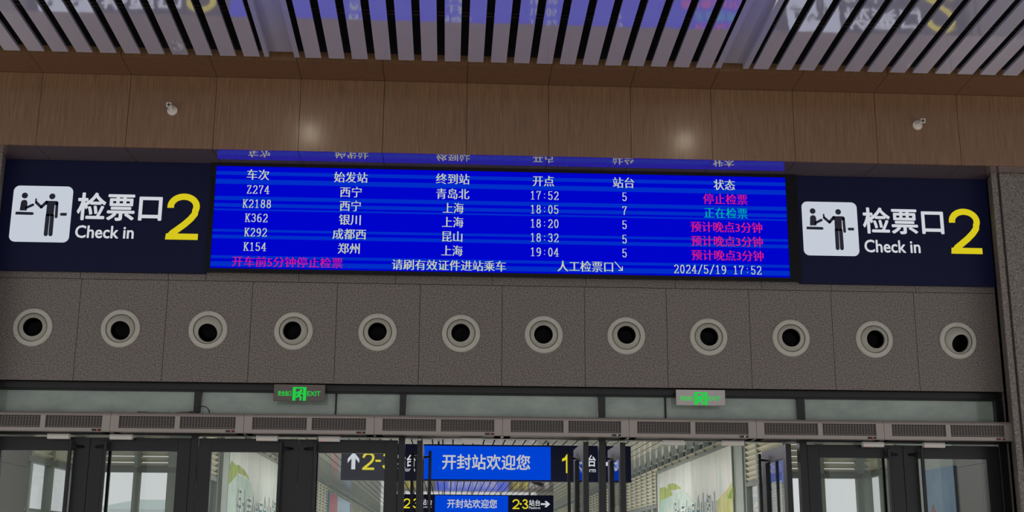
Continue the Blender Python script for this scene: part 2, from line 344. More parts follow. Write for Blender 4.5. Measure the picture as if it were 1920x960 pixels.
# stone wall over the doors
XW0, XW1 = -4.18, 5.197
wb = empty('wall_back', (0.5, .05, 3.1), 'speckled grey granite wall band over the glass doors', kind='structure')
ZP0, ZP1 = 3.132, 4.072
jx = [XW0, -3.403, -2.614, -1.840, -1.059, -.290, .475, 1.247, 2.019, 2.805, 3.592, 4.390, XW1]
NZ = [(-3.805+.781*k*1.0, 3.61) for k in range(12)]
NZX = [-3.803, -3.015, -2.224, -1.445, -.675, .095, .863, 1.634, 2.409, 3.190, 3.983, 4.787]
RH = .150
def holed(x0, x1, z0, z1, cx, cz, r, y0, y1, n=40):
    m = MB(); out = []; inn = []
    angs = sorted([2*math.pi*k/n for k in range(n)] + [math.atan2(z-cz, x-cx) % (2*math.pi) for x in (x0, x1) for z in (z0, z1)])
    for a in angs:
        c, s_ = math.cos(a), math.sin(a); t = min((x1-cx)/c if c > 1e-9 else 1e9, (x0-cx)/c if c < -1e-9 else 1e9, (z1-cz)/s_ if s_ > 1e-9 else 1e9, (z0-cz)/s_ if s_ < -1e-9 else 1e9)
        out.append((cx+c*t, cz+s_*t)); inn.append((cx+c*r, cz+s_*r))
    k = len(angs)
    v = [(x, y0, z) for x, z in out]+[(x, y0, z) for x, z in inn]+[(x, y1, z) for x, z in out]+[(x, y1, z) for x, z in inn]; f = []
    for i in range(k):
        j = (i+1) % k; f += [(i, j, k+j, k+i), (2*k+i, 3*k+i, 3*k+j, 2*k+j), (i, 2*k+i, 2*k+j, j), (k+i, k+j, 3*k+j, 3*k+i)]
    return m.add(v, f)
for i in range(12):
    holed(jx[i]+g, jx[i+1]-g, ZP0, ZP1-g, NZX[i], 3.612, RH, 0, .03).build('stone_panel', stone, wb)
    holed(jx[i], jx[i+1], ZP0+.02, ZP1, NZX[i], 3.612, RH, .031, .05).build('wall_backing', jointback, wb)
sj = [XW0, -3.42, -2.619, -2.273, -1.42, -.5235, .38, 1.26, 2.11, 2.933, 3.602, 4.42, XW1]
for a, b in zip(sj, sj[1:]): MB().box(a+g, b-g, 0, .03, ZP1+.003, 4.19).build('stone_strip', stone, wb)
MB().box(XW0, XW1, .031, .3, 4.072, 5.192).build('wall_core', jointback, wb)
MB().box(XW0, XW1, .055, .3, 4.0, 4.072).build('wall_core', jointback, wb)
# stone piers either side
for nm, sg, xw, xe, xfar, lab in (('wall_left', -1, -4.197, -4.142, XL, 'granite pier wall at the end of the dark sign, at the frame edge'), ('wall_right', 1, 5.2, 5.131, XR, 'granite pier wall with a vertical groove beside the check-in sign')):
    wl = empty(nm, (xe, 0, 0), lab, kind='structure'); PF = -.262
    MB().prism([(xe, PF), (xe+sg*.055, PF), (xe+sg*.055, -.0), (xw, 0)], 0, 5.192, 'z').build('pier_edge_stone', stone, wl)
    MB().box(xw, xe+sg*.076, 0, .3, 0, 5.192).build('pier_edge_stone', stone, wl)
    MB().box(xe+sg*.055, xe+sg*.076, PF+.025, 0, 0, 5.192).build('pier_groove', stone, wl)
    zz = [0, 2.6, 5.192]; x = xe+sg*.076
    while abs(x-xfar) > .05:
        x2 = x+sg*1.15
        if abs(x2) > abs(xfar): x2 = xfar
        for a, b in zip(zz, zz[1:]): MB().box(x+sg*.001, x2-sg*.001, PF-.012, PF+.02, a+.001, b-.001).build('stone_slab', stone, wl)
        x = x2
    MB().box(xe+sg*.077, xfar, PF+.02, .3, 0, 5.192).build('pier_core', jointback, wl)
# ================================================================== DOOR WALL
MULL = [(-4.195, -4.125), (-2.322, -2.262), (-.456, -.398), (1.376, 1.438), (3.240, 3.308), (5.122, 5.197)]
fr = empty('trim_2', (0.5, .1, 0), 'dark grey metal frame around the glass doors and the windows over them', kind='structure')
MB().box(-4.195, 5.197, .07, .17, 3.072, 3.13).build('top_rail', dark, fr)
MB().box(-4.195, 5.197, .085, .17, 3.056, 3.072).build('glazing_bead', dark_joint, fr)
MB().box(-4.195, 5.197, .055, .17, 2.652, 2.70).build('door_header', dark, fr)
for a, b in MULL:
    MB().box(a, b, .065, .165, 0, 3.056).build('mullion', dark, fr, bevel=.003)
for x in (-1.041, 2.005): MB().box(x-.008, x+.008, .10, .14, 2.70, 3.056).build('glazing_bar', dark_joint, fr)
trs = {0: [(-4.125, -2.322)], 1: [(-2.262, -1.05), (-1.032, -.456)], 2: [(-.398, 1.376)], 3: [(1.438, 1.996), (2.014, 3.240)], 4: [(3.308, 5.122)]}
for i in range(5):
    wn = empty('window_%d' % (i+1), ((MULL[i][1]+MULL[i+1][0])/2, .12, 2.7), 'frosted grey-green window above the doors, bay %s' % ('nearest the pier at the frame edge', 'under the brown-backed exit sign', 'in the middle, above the open double door', 'under the exit sign with the pale back', 'beside the grooved granite pier')[i], kind='structure')
    for a, b in trs[i]:
        MB().box(a+.002, b-.002, .118, .126, 2.702, 3.055).build('pane', film, wn)
# doors
DT = 2.632; LW = .9
def leaf(n, x0, x1, handle_side, lab):
    """closed leaf between x0 and x1; handle_side +1 = handle at x1"""
    d = empty('door_%d' % n, (x0 if handle_side > 0 else x1, .1, 0), lab, kind='structure')
    hs = handle_side; y0, y1 = .085, .135
    sh, sm = .118, .14           # hinge stile, meeting stile
    xi0 = x0+(sh if hs > 0 else sm); xi1 = x1-(sm if hs > 0 else sh)
    MB().box(x0+.002, xi0, y0, y1, .012, DT).build('stile', dark, d, bevel=.002)
    MB().box(xi1, x1-.002, y0, y1, .012, DT).build('stile', dark, d, bevel=.002)
    MB().box(xi0, xi1, y0, y1, 2.512, DT).build('rail', dark, d); MB().box(xi0, xi1, y0, y1, .012, .22).build('rail', dark, d)
    MB().box(xi0-.001, xi1+.001, .104, .112, .219, 2.513).build('glass_pane', clear, d)
    hx = (x1-.155) if hs > 0 else (x0+.155)
    sx = (x1-.055) if hs > 0 else (x0+.055)
    for sgn, yb in ((-1, .02), (1, .2)):
        hb = MB().box(hx-.014, hx+.014, yb-.014, yb+.014, .75, 2.60).build('handle', dark, d, bevel=.004)
        for zz_ in (2.545, .85):
            MB().tube([(hx, yb, zz_), ((hx+sx)/2, yb, zz_), (sx, (y0 if sgn < 0 else y1), zz_)], .011, 8).build('handle_bracket', dark, hb)
    return d
def open_leaf(n, xc, lab, handle_far=True):
    """leaf swung ninety degrees into the passage; its plane is x = xc"""
    d = empty('door_%d' % n, (xc, .1, 0), lab, kind='structure'); x0, x1 = xc-.025, xc+.025; ya, yb = .07, .07+LW
    MB().box(x0, x1, ya, ya+.118, .012, DT).build('stile', dark, d, bevel=.002); MB().box(x0, x1, yb-.14, yb, .012, DT).build('stile', dark, d, bevel=.002)
    MB().box(x0, x1, ya+.118, yb-.14, 2.512, DT).build('rail', dark, d); MB().box(x0, x1, ya+.118, yb-.14, .012, .22).build('rail', dark, d)
    MB().box(xc-.004, xc+.004, ya+.117, yb-.139, .219, 2.513).build('glass_pane', clear, d)
    for sg in (-1, 1):
        hx = xc+sg*.085
        hb = MB().box(hx-.014, hx+.014, yb-.17, yb-.142, .75, 2.60).build('handle', dark, d, bevel=.004)
        for zz_ in (2.545, .85): MB().tube([(hx, yb-.156, zz_), (xc+sg*.025, yb-.07, zz_)], .011, 8).build('handle_bracket', dark, hb)
def bay(i): return MULL[i][1]+.004, MULL[i+1][0]-.004
n = 1
for i, who in ((0, 'bay at the frame edge'), (1, 'bay under the brown-backed exit sign'), (4, 'bay beside the grooved granite pier')):
    a, b = bay(i); c = (a+b)/2
    leaf(n, a, c, 1, 'closed dark-framed glass door leaf, first of its pair, in the ' + who); n += 1
    leaf(n, c, b, -1, 'closed dark-framed glass door leaf, second of its pair, in the ' + who); n += 1
XO = [at(787, 850, .1).x, at(1098, 850, .1).x, at(1167, 850, .1).x, at(1477, 850, .1).x]
for xc, lab in zip(XO, ('open glass door leaf at the start of the middle doorway, swung away', 'open glass door leaf at the far side of the middle doorway, beside the digit 1', 'open glass door leaf mirroring blue, on the other side of the post from the middle doorway', 'open glass door leaf with blue reflections near the pale louvres')):
    open_leaf(n, xc, lab); n += 1
# door sensors under the header
SX = [(-3.584, -3.387), (-3.035, -2.833), (-1.735, -1.54), (-1.177, -.981), (.108, .301), (1.952, 2.149), (2.504, 2.707), (3.813, 4.013), (4.385, 4.586)]
SL_ = ['over the first door leaf at the frame edge', 'over the second door leaf, the one showing a roof outside', 'over the door leaf showing the green mountain mural', 'over the door leaf showing the arrow and yellow 2', 'above the blue welcome screen', 'by the slatted passage ceiling edge', 'over the near end of the open doorway mural', 'over the closed door leaf showing white windows', 'over the last door leaf, showing the blue banner']
for i, ((a, b), lb) in enumerate(zip(SX, SL_)):
    t = empty('door_sensor', ((a+b)/2, .02, 2.62), 'grey box-shaped door sensor ' + lb, 'sensor', 'door sensors under the header')
    MB().box(a+.002, b-.002, -.01, .054, 2.607, 2.645).build('sensor_body', sensor_grey, t, bevel=.004)
    MB().box(a-.0, b, .0, .056, 2.645, 2.652).build('mounting_plate', sensor_grey, t)
    if i not in (0, 1, 4, 5): MB().box((a+b)/2-.07, (a+b)/2-.062, -.013, -.009, 2.609, 2.614).build('red_lamp', REDL, t)
# air curtains
ACJ = [-4.175, -2.997, -1.826, -.6695, .4795, 1.6255, 2.7885, 3.9675, 5.165]
ACL = ['first in the row, at the frame edge', 'second in the row, with a cable and grey plate on top', 'under the exit sign with the brown back', 'beginning above the closed door showing the yellow 2', 'above the blue welcome screen and the digit 1', 'under the exit sign with the pale back', 'second from the granite pier end of the row', 'last in the row, its end cap touching the granite pier line']
def air_curtain(x0, x1, lab, lamp):
    t = empty('air_curtain', ((x0+x1)/2, 0, 2.655), 'long grey air curtain, ' + lab, 'air curtain', 'air curtains over the doors')
    a, b = x0+.0015, x1-.0015; mid = (a+b)/2; z0, z1 = 2.657, 2.838
    prof = [(.05, z0), (-.125, z0), (-.125, 2.69), (-.125, 2.80), (-.118, 2.815), (-.1, 2.828), (.05, z1-.004)]
    MB().prism(prof, a+.01, b-.01, 'x').build('inner_case', ac_dark, t)
    top = [(.05, z1), (-.105, z1), (-.132, 2.828), (-.147, 2.812), (-.15, 2.801), (-.13, 2.801), (-.126, 2.812), (-.1, 2.829), (.05, z1-.003)]
    MB().prism(top, a, b, 'x').build('top_shell', acm, t, smooth=True)
    bot = [(-.126, z0), (-.142, z0), (-.15, 2.664), (-.15, 2.693), (-.126, 2.693)]
    MB().prism(bot, a, b, 'x').build('bottom_shell', acm, t)
    endp = [(.05, z0), (-.142, z0), (-.1505, 2.664), (-.1505, 2.803), (-.147, 2.814), (-.132, 2.83), (-.105, z1+.001), (.05, z1+.001)]
    MB().prism(endp, a, a+.072, 'x').build('end_cap', acm, t); MB().prism(endp, b-.072, b, 'x').build('end_cap', acm, t)
    MB().prism([(-.126, 2.693), (-.15, 2.693), (-.15, 2.801), (-.126, 2.801)], mid-.022, mid+.022, 'x').build('centre_band', acm, t)
    for u0, u1 in ((a+.072, mid-.022), (mid+.022, b-.072)):
        m = MB(); nx = 19; nz = 7
        for k in range(nx+1):
            x = u0+(u1-u0)*k/nx; m.box(x-.003, x+.003, -.138, -.134, 2.693, 2.801)
        for k in range(nz+1):
            z = 2.71+.013*k; m.box(u0, u1, -.14, -.137, z-.0022, z+.0022)
        tag(m.build('grille', ac_mesh, t), kind='stuff')
        MB().box(u0, u1, -.134, -.128, 2.693, 2.708).build('filter_edge', ac_filter, t)
    ind = MB().box(b-.155, b-.075, -.1535, -.148, 2.666, 2.684).build('indicator', lensm, t)
    MB().box(b-.112, b-.104, -.156, -.153, 2.671, 2.679).build('indicator_lamp', lamp, ind)
for i in range(8): air_curtain(ACJ[i], ACJ[i+1], ACL[i], (REDL, REDL, REDL, REDL, WDOT, WDOT, REDL, REDL)[i])
p0 = at(317, 771, 0); 
t = MB().add([(-2.46, -.02, 2.840), (-2.29, -.02, 2.840), (-2.29, -.02, 2.868), (-2.46, -.02, 2.852), (-2.46, .04, 2.840), (-2.29, .04, 2.840), (-2.29, .04, 2.868), (-2.46, .04, 2.852)], [(0, 1, 2, 3), (7, 6, 5, 4), (0, 4, 5, 1), (1, 5, 6, 2), (2, 6, 7, 3), (3, 7, 4, 0)]).build('metal_plate', ac_filter)
tag(t, 'small wedge-shaped grey plate lying on top of the second air curtain', 'plate')
t = MB().tube([(-2.75, -.06, 2.846), (-2.68, -.06, 2.843), (-2.58, -.05, 2.842), (-2.5, -.055, 2.843)], .004, 6).build('black_cable', lensm); tag(t, 'short black cable lying loose on top of the second air curtain beside the wedge plate', 'cable')
MB().box(-2.79, -2.755, -.068, -.052, 2.840, 2.851).build('plug', lensm, t)
t = MB().tube([(-2.34, -.075, 2.843), (-2.29, -.075, 2.846), (-2.27, -.065, 2.866), (-2.235, -.055, 2.89), (-2.2, -.045, 2.898), (-2.17, -.03, 2.892), (-2.15, 0, 2.87), (-2.15, .03, 2.842)], .0045, 6)
t = MB().tube([(-2.33, -.085, 2.843), (-2.29, -.085, 2.847), (-2.275, -.08, 2.866), (-2.25, -.07, 2.892), (-2.22, -.05, 2.906), (-2.19, -.03, 2.902), (-2.17, 0, 2.88), (-2.165, .03, 2.842)], .0042, 6).build('black_cable', lensm); tag(t, 'black cable looping up in front of the post, on top of the air curtains', 'cable')
# nozzles
TILT = [(2.2, .5), (1.6, 4.5), (1.1, 6.5), (-1.5, .5), (0, .2), (-.8, 0), (-1, .9), (-.5, -.5), (-.6, .5), (-1.7, .2), (0, .9), (1.2, 6.2)]
NLAB = ['under the pictogram of the check-in sign at the frame edge', 'tilted down, second in the row from the frame edge', 'tilted furthest down, just before the green exit sign on brown plate', 'under the red footer line of the departure board', 'under the starting station column of the departure board', 'under the end station column of the departure board', 'under the departure time column of the departure board', 'under the arrow after the footer words on the departure board', 'under the status column of the departure board', 'under the corner between departure board and check-in sign', 'under the words Check in, next to the last nozzle of the row', 'last in the row by the granite pier, mouth turned down']
def nozzle(x, z, tilt, lab):
    t = empty('air_nozzle', (x, 0, z), 'round grey nozzle ' + lab, 'air nozzle', 'round air nozzles in the granite wall')
    M0 = Matrix.Translation((x, 0, z))
    MB().lathe([(.131, .03), (.131, -.010), (.134, -.017), (.168, -.016), (.176, -.010), (.178, .0), (.150, .001), (.149, .04)], 56, M0).build('flange', greyplas, t, smooth=True)
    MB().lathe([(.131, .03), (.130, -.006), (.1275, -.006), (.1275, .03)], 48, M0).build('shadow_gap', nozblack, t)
    dx, dz = tilt; L = .085; k = .00488
    ax = math.atan2(dx*k, L); az = math.atan2(dz*k, L)
    M = M0 @ Matrix.Translation((0, .055, 0)) @ Matrix.Rotation(az, 4, 'X') @ Matrix.Rotation(ax, 4, 'Z')
    R = .1415; prof = []
    for q in range(0, 11):
        a = math.radians(88-q*4.74); prof.append((R*math.sin(a), -R*math.cos(a)))
    r_o, y_o = prof[-1]
    prof += [(.0935, y_o-.004), (.0895, y_o-.004), (.087, y_o+.0), (.086, y_o+.03)]
    MB().lathe(prof, 48, M).build('ball_nozzle', greyplas, t, smooth=True)
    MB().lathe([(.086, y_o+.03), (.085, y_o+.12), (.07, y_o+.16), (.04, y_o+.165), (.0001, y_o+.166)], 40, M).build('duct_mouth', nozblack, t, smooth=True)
    for a in (90, 210, 330): 
        c = (x+.158*math.cos(math.radians(a)), z+.158*math.sin(math.radians(a))); MB().disc(c, .0035, -.019, -.015, 8).build('screw', alu_d if a != 90 else steel, t)
for i in range(12): nozzle(NZX[i], 3.612, TILT[i], NLAB[i])
# ================================================================== SIGNS
def check_in_sign(x0, x1, pic, tx, lab):
    t = empty('check_in_sign', ((x0+x1)/2, 0, 4.142), lab, 'sign', 'check-in signs')
    Y = -.06
    MB().box(x0, x1, Y, -.001, at(940, 521, Y).z, 5.192).build('light_box', navy, t)
    Y2 = Y-.002
    # pictogram panel: measured corners (cx, cz, w, h)
    (px0, py0), (px1, py1) = pic
    pm_ = (py0+py1)/2; a = at(px0, pm_, Y); b = at(px1, pm_, Y); zt_, zb_ = at((px0+px1)/2, py0, Y).z, at((px0+px1)/2, py1, Y).z; cx, cz = (a.x+b.x)/2, (zt_+zb_)/2; wd, hd = b.x-a.x, zt_-zb_
    r = .055; pts = []
    for (sx, sz, a0) in ((1, 1, 0), (-1, 1, 90), (-1, -1, 180), (1, -1, 270)):
        for k in range(9):
            an = math.radians(a0+k*90/8); pts.append((cx+sx*(wd/2-r)+r*math.cos(an), cz+sz*(hd/2-r)+r*math.sin(an)))
    pn = MB().prism(pts, Y-.004, Y, 'y').build('pictogram_panel', WHP, t)
    # figure coordinates in a 1115x960 style box normalised: u 0..1, v 0..1 (down)
    def U(u, v_): return (cx+(u-.5)*wd, cz+(.5-v_)*hd)
    m = MB(); ya, yb = Y-.0052, Y-.004
    def cap(u0, v0, u1, v1, th, m=m):
        p, q = Vector(U(u0, v0)), Vector(U(u1, v1)); d = (q-p).normalized(); nn = Vector((-d.y, d.x)); th *= wd/1.5; pp = []
        for k in range(7): an = -math.pi/2+math.pi*k/6; pp.append(q+(d*math.cos(an)+nn*math.sin(an))*th)
        for k in range(7): an = math.pi/2+math.pi*k/6; pp.append(p+(d*math.cos(an)+nn*math.sin(an))*th)
        m.prism([(c.x, c.y) for c in pp], ya, yb, 'y')
    def poly(P_, m=m): m.prism([U(*p) for p in P_], ya, yb, 'y')
    # clerk at counter (photo: panel spans 130..815 x 268..895)
    def n_(x, y): 
        v_ = (y-268)/627; xl = 130+ (v_*35); xr = 775+v_*40; return ((x-xl)/(xr-xl), v_)
    m.disc(U(*n_(262, 379)), .052*wd, ya, yb, 20)
    poly([n_(232, 548), n_(232, 460), n_(238, 438), n_(262, 427), n_(288, 432), n_(303, 456), n_(305, 490), n_(308, 548)])
    cap(*n_(300, 515), *n_(365, 482), .035)
    poly([n_(192, 562), n_(372, 564), n_(388, 572), n_(390, 588), n_(375, 596), n_(192, 594)])
    m.build('clerk_figure', navyfig, pn)
    m2 = MB()
    m2.disc(U(*n_(561, 383)), .052*wd, ya, yb, 20)
    poly([n_(500, 434), n_(620, 434), n_(638, 448), n_(640, 480), n_(602, 480), n_(608, 605), n_(524, 605), n_(518, 480), n_(500, 480)], m2)
    cap(*n_(508, 448), *n_(460, 507), .038, m2); cap(*n_(460, 507), *n_(398, 455), .036, m2); cap(*n_(395, 452), *n_(390, 418), .022, m2)
    cap(*n_(624, 460), *n_(638, 612), .036, m2); cap(*n_(544, 600), *n_(556, 808), .052, m2); cap(*n_(592, 600), *n_(607, 808), .052, m2)
    m2.build('passenger_figure', navyfig, pn)
    m3 = MB(); poly([n_(672, 580), n_(684, 566), n_(748, 566), n_(748, 598), n_(684, 598)], m3); m3.build('counter_end', navyfig, pn)
    (a1, a2, a3, a4), (b1, b2, b3, b4), (c1, c2, c3, c4) = tx
    text('chinese_characters', '检票口', (a1+a3)/2, (a2+a4)/2, a3-a1, a4-a2, Y2, WHT, t, offset=.022)
    text('english_words', 'Check in', (b1+b3)/2, (b2+b4)/2, b3-b1, b4-b2, Y2, WHT, t, offset=.024)
    numeral('yellow_number', '2', c1, c2, c3, c4, Y, YEL, t)
check_in_sign(-4.178, -2.272, ((21.5, 349), (133.5, 454)), ((145, 362, 304, 414), (141, 423, 251, 447), (312.5, 363, 373.5, 449.5)), 'dark blue check-in sign with yellow 2, beside the train number column')
check_in_sign(3.297, 5.169, ((1505, 379), (1608.5, 479.5)), ((1618, 390, 1769, 439), (1621, 450, 1725.5, 474), (1780.5, 391.5, 1838.5, 476)), 'dark blue check-in sign with pictogram and yellow 2, between departure board and grooved pier')
# departure board
db = empty('departure_board', (.515, 0, 4.15), 'wide blue LED departure board listing five trains in Chinese', 'display board')
SCY = -.085; LX0, LX1 = at(400, 406, SCY).x, at(1476.5, 427, SCY).x; LZ0, LZ1 = at(938, 511.8, SCY).z, at(938, 322, SCY).z; BY = -.093
BZ0 = at(940, 518, BY).z; MB().box(-2.268, 3.293, -.07, -.001, BZ0+.01, 5.192).build('cabinet', bezelm, db)
MB().box(LX0, LX1, -.085, -.07, LZ0, LZ1).build('led_screen', ledm, db)
MB().box(-2.268, 3.293, BY, -.07, LZ1, 5.192).build('bezel', bezelm, db); MB().box(-2.268, 3.293, BY, -.07, BZ0, LZ0).build('bezel', bezelm, db)
MB().box(-2.268, LX0, BY, -.07, LZ0, LZ1).build('bezel', bezelm, db); MB().box(LX1, 3.293, BY, -.07, LZ0, LZ1).build('bezel', bezelm, db)
SY = -.0865
def C(nm, txt, x, y, wd, mat=None, h=19.5): text(nm, txt, x, y+.5, wd, h, SY, mat or LCREAM, db, offset=-.008, song=.0027)
def Dg(nm, txt, x, y, cell=11, mat=None): digits(nm, txt, x, y, cell, 15.5, SY, mat or LCREAM, db)
for tx_, x, y, wd in (('车次', 484, 327, 41), ('始发站', 658, 332, 62), ('终到站', 849, 335, 62), ('开点', 1019, 339, 39), ('站台', 1169, 342, 39), ('状态', 1358, 346, 39)): C('column_title', tx_, x, y, wd)
rows = [('Z274', (484, 355.5), '西宁', (658, 359.5, 40), '青岛北', (849, 363, 61), '17:52', 366.5, '5', 369, '停止检票', (1360, 373, 82), LRED),
        ('K2188', (482, 382), '西宁', (657, 385.5, 39), '上海', (850, 389.5, 38), '18:05', 392.5, '7', 395, '正在检票', (1361, 399, 80), LGRN),
        ('K362', (481, 408.5), '银川', (656, 411.5, 40), '上海', (849, 416, 39), '18:20', 419, '5', 421.5, '预计晚点3分钟', (1362, 425.5, 133), LRED),
        ('K292', (479.5, 435.5), '成都西', (655, 438.5, 62), '昆山', (848, 443, 37), '18:32', 445.5, '5', 448.5, '预计晚点3分钟', (1363, 452, 133), LRED),
        ('K154', (478, 462.5), '郑州', (654, 465.5, 40), '上海', (847.5, 469.5, 39), '19:04', 472.5, '5', 474.5, '预计晚点3分钟', (1364, 478.5, 134), LRED)]
for a, pa, b, pb, c, pc, d_, yd, e_, ye, f_, pf, mt in rows:
    Dg('train_number', a, pa[0], pa[1]); C('start_station', b, *pb); C('end_station', c, *pc); Dg('departure_time', d_, 1021, yd); Dg('platform_number', e_, 1171, ye); C('train_status', f_, pf[0], pf[1], pf[2], mt)
C('footer_text', '开车前5分钟停止检票', 539, 491, 206, LMAG); C('footer_text', '请刷有效证件进站乘车', 842, 497, 212); C('footer_text', '人工检票口', 1097.5, 499, 103, h=20)
m = MB(); p = at(1153, 491, SY); q = at(1167, 507, SY)
pen(m, [(p.x, p.z), (q.x, q.z)], .003, .003, SY); pen(m, [(q.x-.035, q.z), (q.x, q.z), (q.x, q.z+.035)], .004, .004, SY); m.build('footer_arrow', LCREAM, db)
Dg('date_and_time', '2024/5/19 17:52', 1346, 505.5, 11.05)
# exit signs
def exit_sign(x0, x1, z0, z1, lab, mat):
    t = empty('exit_sign', ((x0+x1)/2, 0, z0), lab, 'exit sign', 'green exit signs'); Y = -.03
    MB().box(x0, x1, Y, -.004, z0, z1).build('sign_plate', mat, t, bevel=.002)
    for x in (x0+.12, x1-.12): MB().box(x-.015, x+.015, -.004, .07, z1-.035, z1-.015).build('bracket', dark, t)
    W, H = x1-x0, z1-z0; X = lambda u: x0+u*W; Z = lambda v_: z1-v_*H; Y1 = Y-.0015
    def F(nm, tx_, u0, u1, v0, v1, off): font_mb(tx_, (X(u0)+X(u1))/2, (Z(v0)+Z(v1))/2, (u1-u0)*W, (v1-v0)*H, Y1, off).build(nm, GRN, t)
    F('chinese_characters', '安全出口', .085, .345, .38, .70, .02); F('english_word', 'EXIT', .655, .915, .40, .68, .02)
    m = MB(); bx = lambda u0, u1, v0, v1: m.box(X(u0), X(u1), Y1, Y, Z(v0), Z(v1))
    bx(.37, .43, .16, .97); bx(.575, .635, .16, .97); bx(.43, .575, .16, .25)
    man = MB()
    def seg(a, b, th):
        p_, q_ = Vector((X(a[0]), Z(a[1]))), Vector((X(b[0]), Z(b[1]))); d = (q_-p_).normalized(); nn = Vector((-d.y, d.x))*th
        man.prism([(c.x, c.y) for c in (p_-nn-d*th*.5, p_+nn-d*th*.5, q_+nn+d*th*.5, q_-nn+d*th*.5)], Y1, Y, 'y')
    man.disc((X(.535), Z(.36)), .0115, Y1, Y, 12)
    seg((.515, .45), (.49, .66), .013); seg((.51, .45), (.455, .47), .006); seg((.455, .47), (.44, .58), .006); seg((.515, .46), (.55, .56), .006); seg((.55, .56), (.575, .52), .005)
    seg((.49, .66), (.535, .78), .0085); seg((.535, .78), (.525, .93), .008); seg((.485, .68), (.45, .74), .0085); seg((.45, .74), (.405, .72), .007)
    d = m.build('door_symbol', GRN, t); man.build('running_man', GRN, d)
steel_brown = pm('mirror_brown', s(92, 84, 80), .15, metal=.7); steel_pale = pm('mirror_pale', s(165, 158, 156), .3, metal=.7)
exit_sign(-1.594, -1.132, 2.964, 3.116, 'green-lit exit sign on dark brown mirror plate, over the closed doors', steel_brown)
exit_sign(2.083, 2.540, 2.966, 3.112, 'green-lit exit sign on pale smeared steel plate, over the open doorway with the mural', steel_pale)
# swivel sensors on the fascia
def swivel(bx, by, hx, hy, lab):
    b = at(bx, by, FY-.01); h = at(hx, hy, FY-.11)
    t = empty('wall_sensor', (b.x, FY, b.z), lab, 'sensor', 'white swivel sensors on the wood bulkhead')
    MB().lathe([(.0, -.0), (.047, 0), (.0475, -.008), (.044, -.014), (.026, -.018), (.024, -.02), (0.0001, -.02)][1:], 28, Matrix.Translation((b.x, FY, b.z))).build('base_plate', whiteplas, t, smooth=True)
    MB().tube([(b.x, FY-.015, b.z), (b.x*.6+h.x*.4, FY-.04, b.z*.6+h.z*.4), (h.x, FY-.085, h.z)], .013, 12).build('swivel_arm', sensor_grey, t, smooth=True)
    MB().box(b.x-.008, b.x+.008, FY-.034, FY-.016, b.z-.004, b.z+.004).build('cable_hole', lensm, t)
    sx = 1 if h.x > b.x else -1
    MB().tube([(b.x-sx*.014, FY-.02, b.z+.012), (b.x-sx*.006+ (h.x-b.x)*.4, FY-.05, b.z+.035)], .006, 8).build('clamp_lever', whiteplas, t)
    d = (CAM-h).normalized(); ho = MB(); M = Matrix.Translation(h) @ Vector((0, -1, 0)).rotation_difference((d+Vector((0, 0, -.0))).normalized()).to_matrix().to_4x4()
    q = MB().box(-.0225, .0225, -.02, .035, -.0225, .0225); q.v = [M @ v_ for v_ in q.v]; hd = q.build('sensor_head', whiteplas, t, bevel=.004)
    MB().lathe([(.0145, -.0225), (.0145, -.0195)], 20, M).build('lens_ring', lensm, hd); MB().lathe([(.0145, -.0225), (.0001, -.0226)], 20, M).build('lens', lensm, hd)
swivel(323, 207, 316.5, 196.5, 'small white swivel sensor on the wood near the check-in sign by train numbers')
swivel(1720.5, 234.5, 1730.5, 226.5, 'small white swivel sensor on the wood above the sign by the grooved pier')
# downlights in the channels
for x, lb in ((-1.54, 'in the ceiling channel on the side of the train number column'), (2.497, 'in the ceiling channel above the status column')):
    y = -2.28; z = zs(y)+.03
    t = empty('downlight', (x, y, z), 'small round warm downlight ' + lb, 'lamp', 'downlights in the ceiling channels')
    q = MB(); q.prism([(x+.055*math.cos(k*math.pi/10), y+.055*math.sin(k*math.pi/10)) for k in range(20)], z-.002, z+.02, 'z'); q.build('lamp_rim', whiteplas, t)
    q = MB(); q.prism([(x+.042*math.cos(k*math.pi/10), y+.042*math.sin(k*math.pi/10)) for k in range(20)], z-.004, z-.001, 'z'); q.build('lamp_glass', LAMP, t)
    l = bpy.data.lights.new('downlight_beam', 'SPOT'); l.energy = 22; l.color = (1, .88, .68); l.spot_size = math.radians(172); l.spot_blend = 1; l.shadow_soft_size = .05
    o = bpy.data.objects.new('downlight_beam', l); o.location = (x, y, z-.02); col.objects.link(o)
# ================================================================== PASSAGE BEYOND THE DOORS
PC = 3.8; WR, WLX = 4.79, -3.60; VR, VLX = 5.90, -5.15; VY = 6.3; PEND = 60.
pc = empty('ceiling', (0.7, 10, PC), 'ceiling of narrow pale slats with black gaps running along the passage', kind='structure')
x = -2.93; pitch = .2008; k = 0; first = None
while x < 4.29:
    if first is None: first = MB().box(x+.013, x+pitch-.013, .35, PEND, PC, PC+.012).build('slat', slat_in, pc); fx = x
    else: c = first.copy(); c.location.x += x-fx; col.objects.link(c)
    x += pitch; k += 1
PXR = x
MB().box(VLX, VR, .32, PEND, PC+.1, PC+.2).build('void_board', black, pc)
MB().box(PXR, WR, .33, PEND, PC, PC+.06).build('edge_panel', soff_in, pc); MB().box(WLX, -2.93, .33, PEND, PC, PC+.06).build('edge_panel', soff_in, pc)
MB().box(WR, VR+.1, .33, VY+.05, PC, PC+.06).build('edge_panel', soff_in, pc); MB().box(VLX-.1, WLX, .33, VY+.05, PC, PC+.06).build('edge_panel', soff_in, pc)
MB().box(XL, XR, .17, .33, 3.06, 5.3).build('lintel_back', jointback, wb)
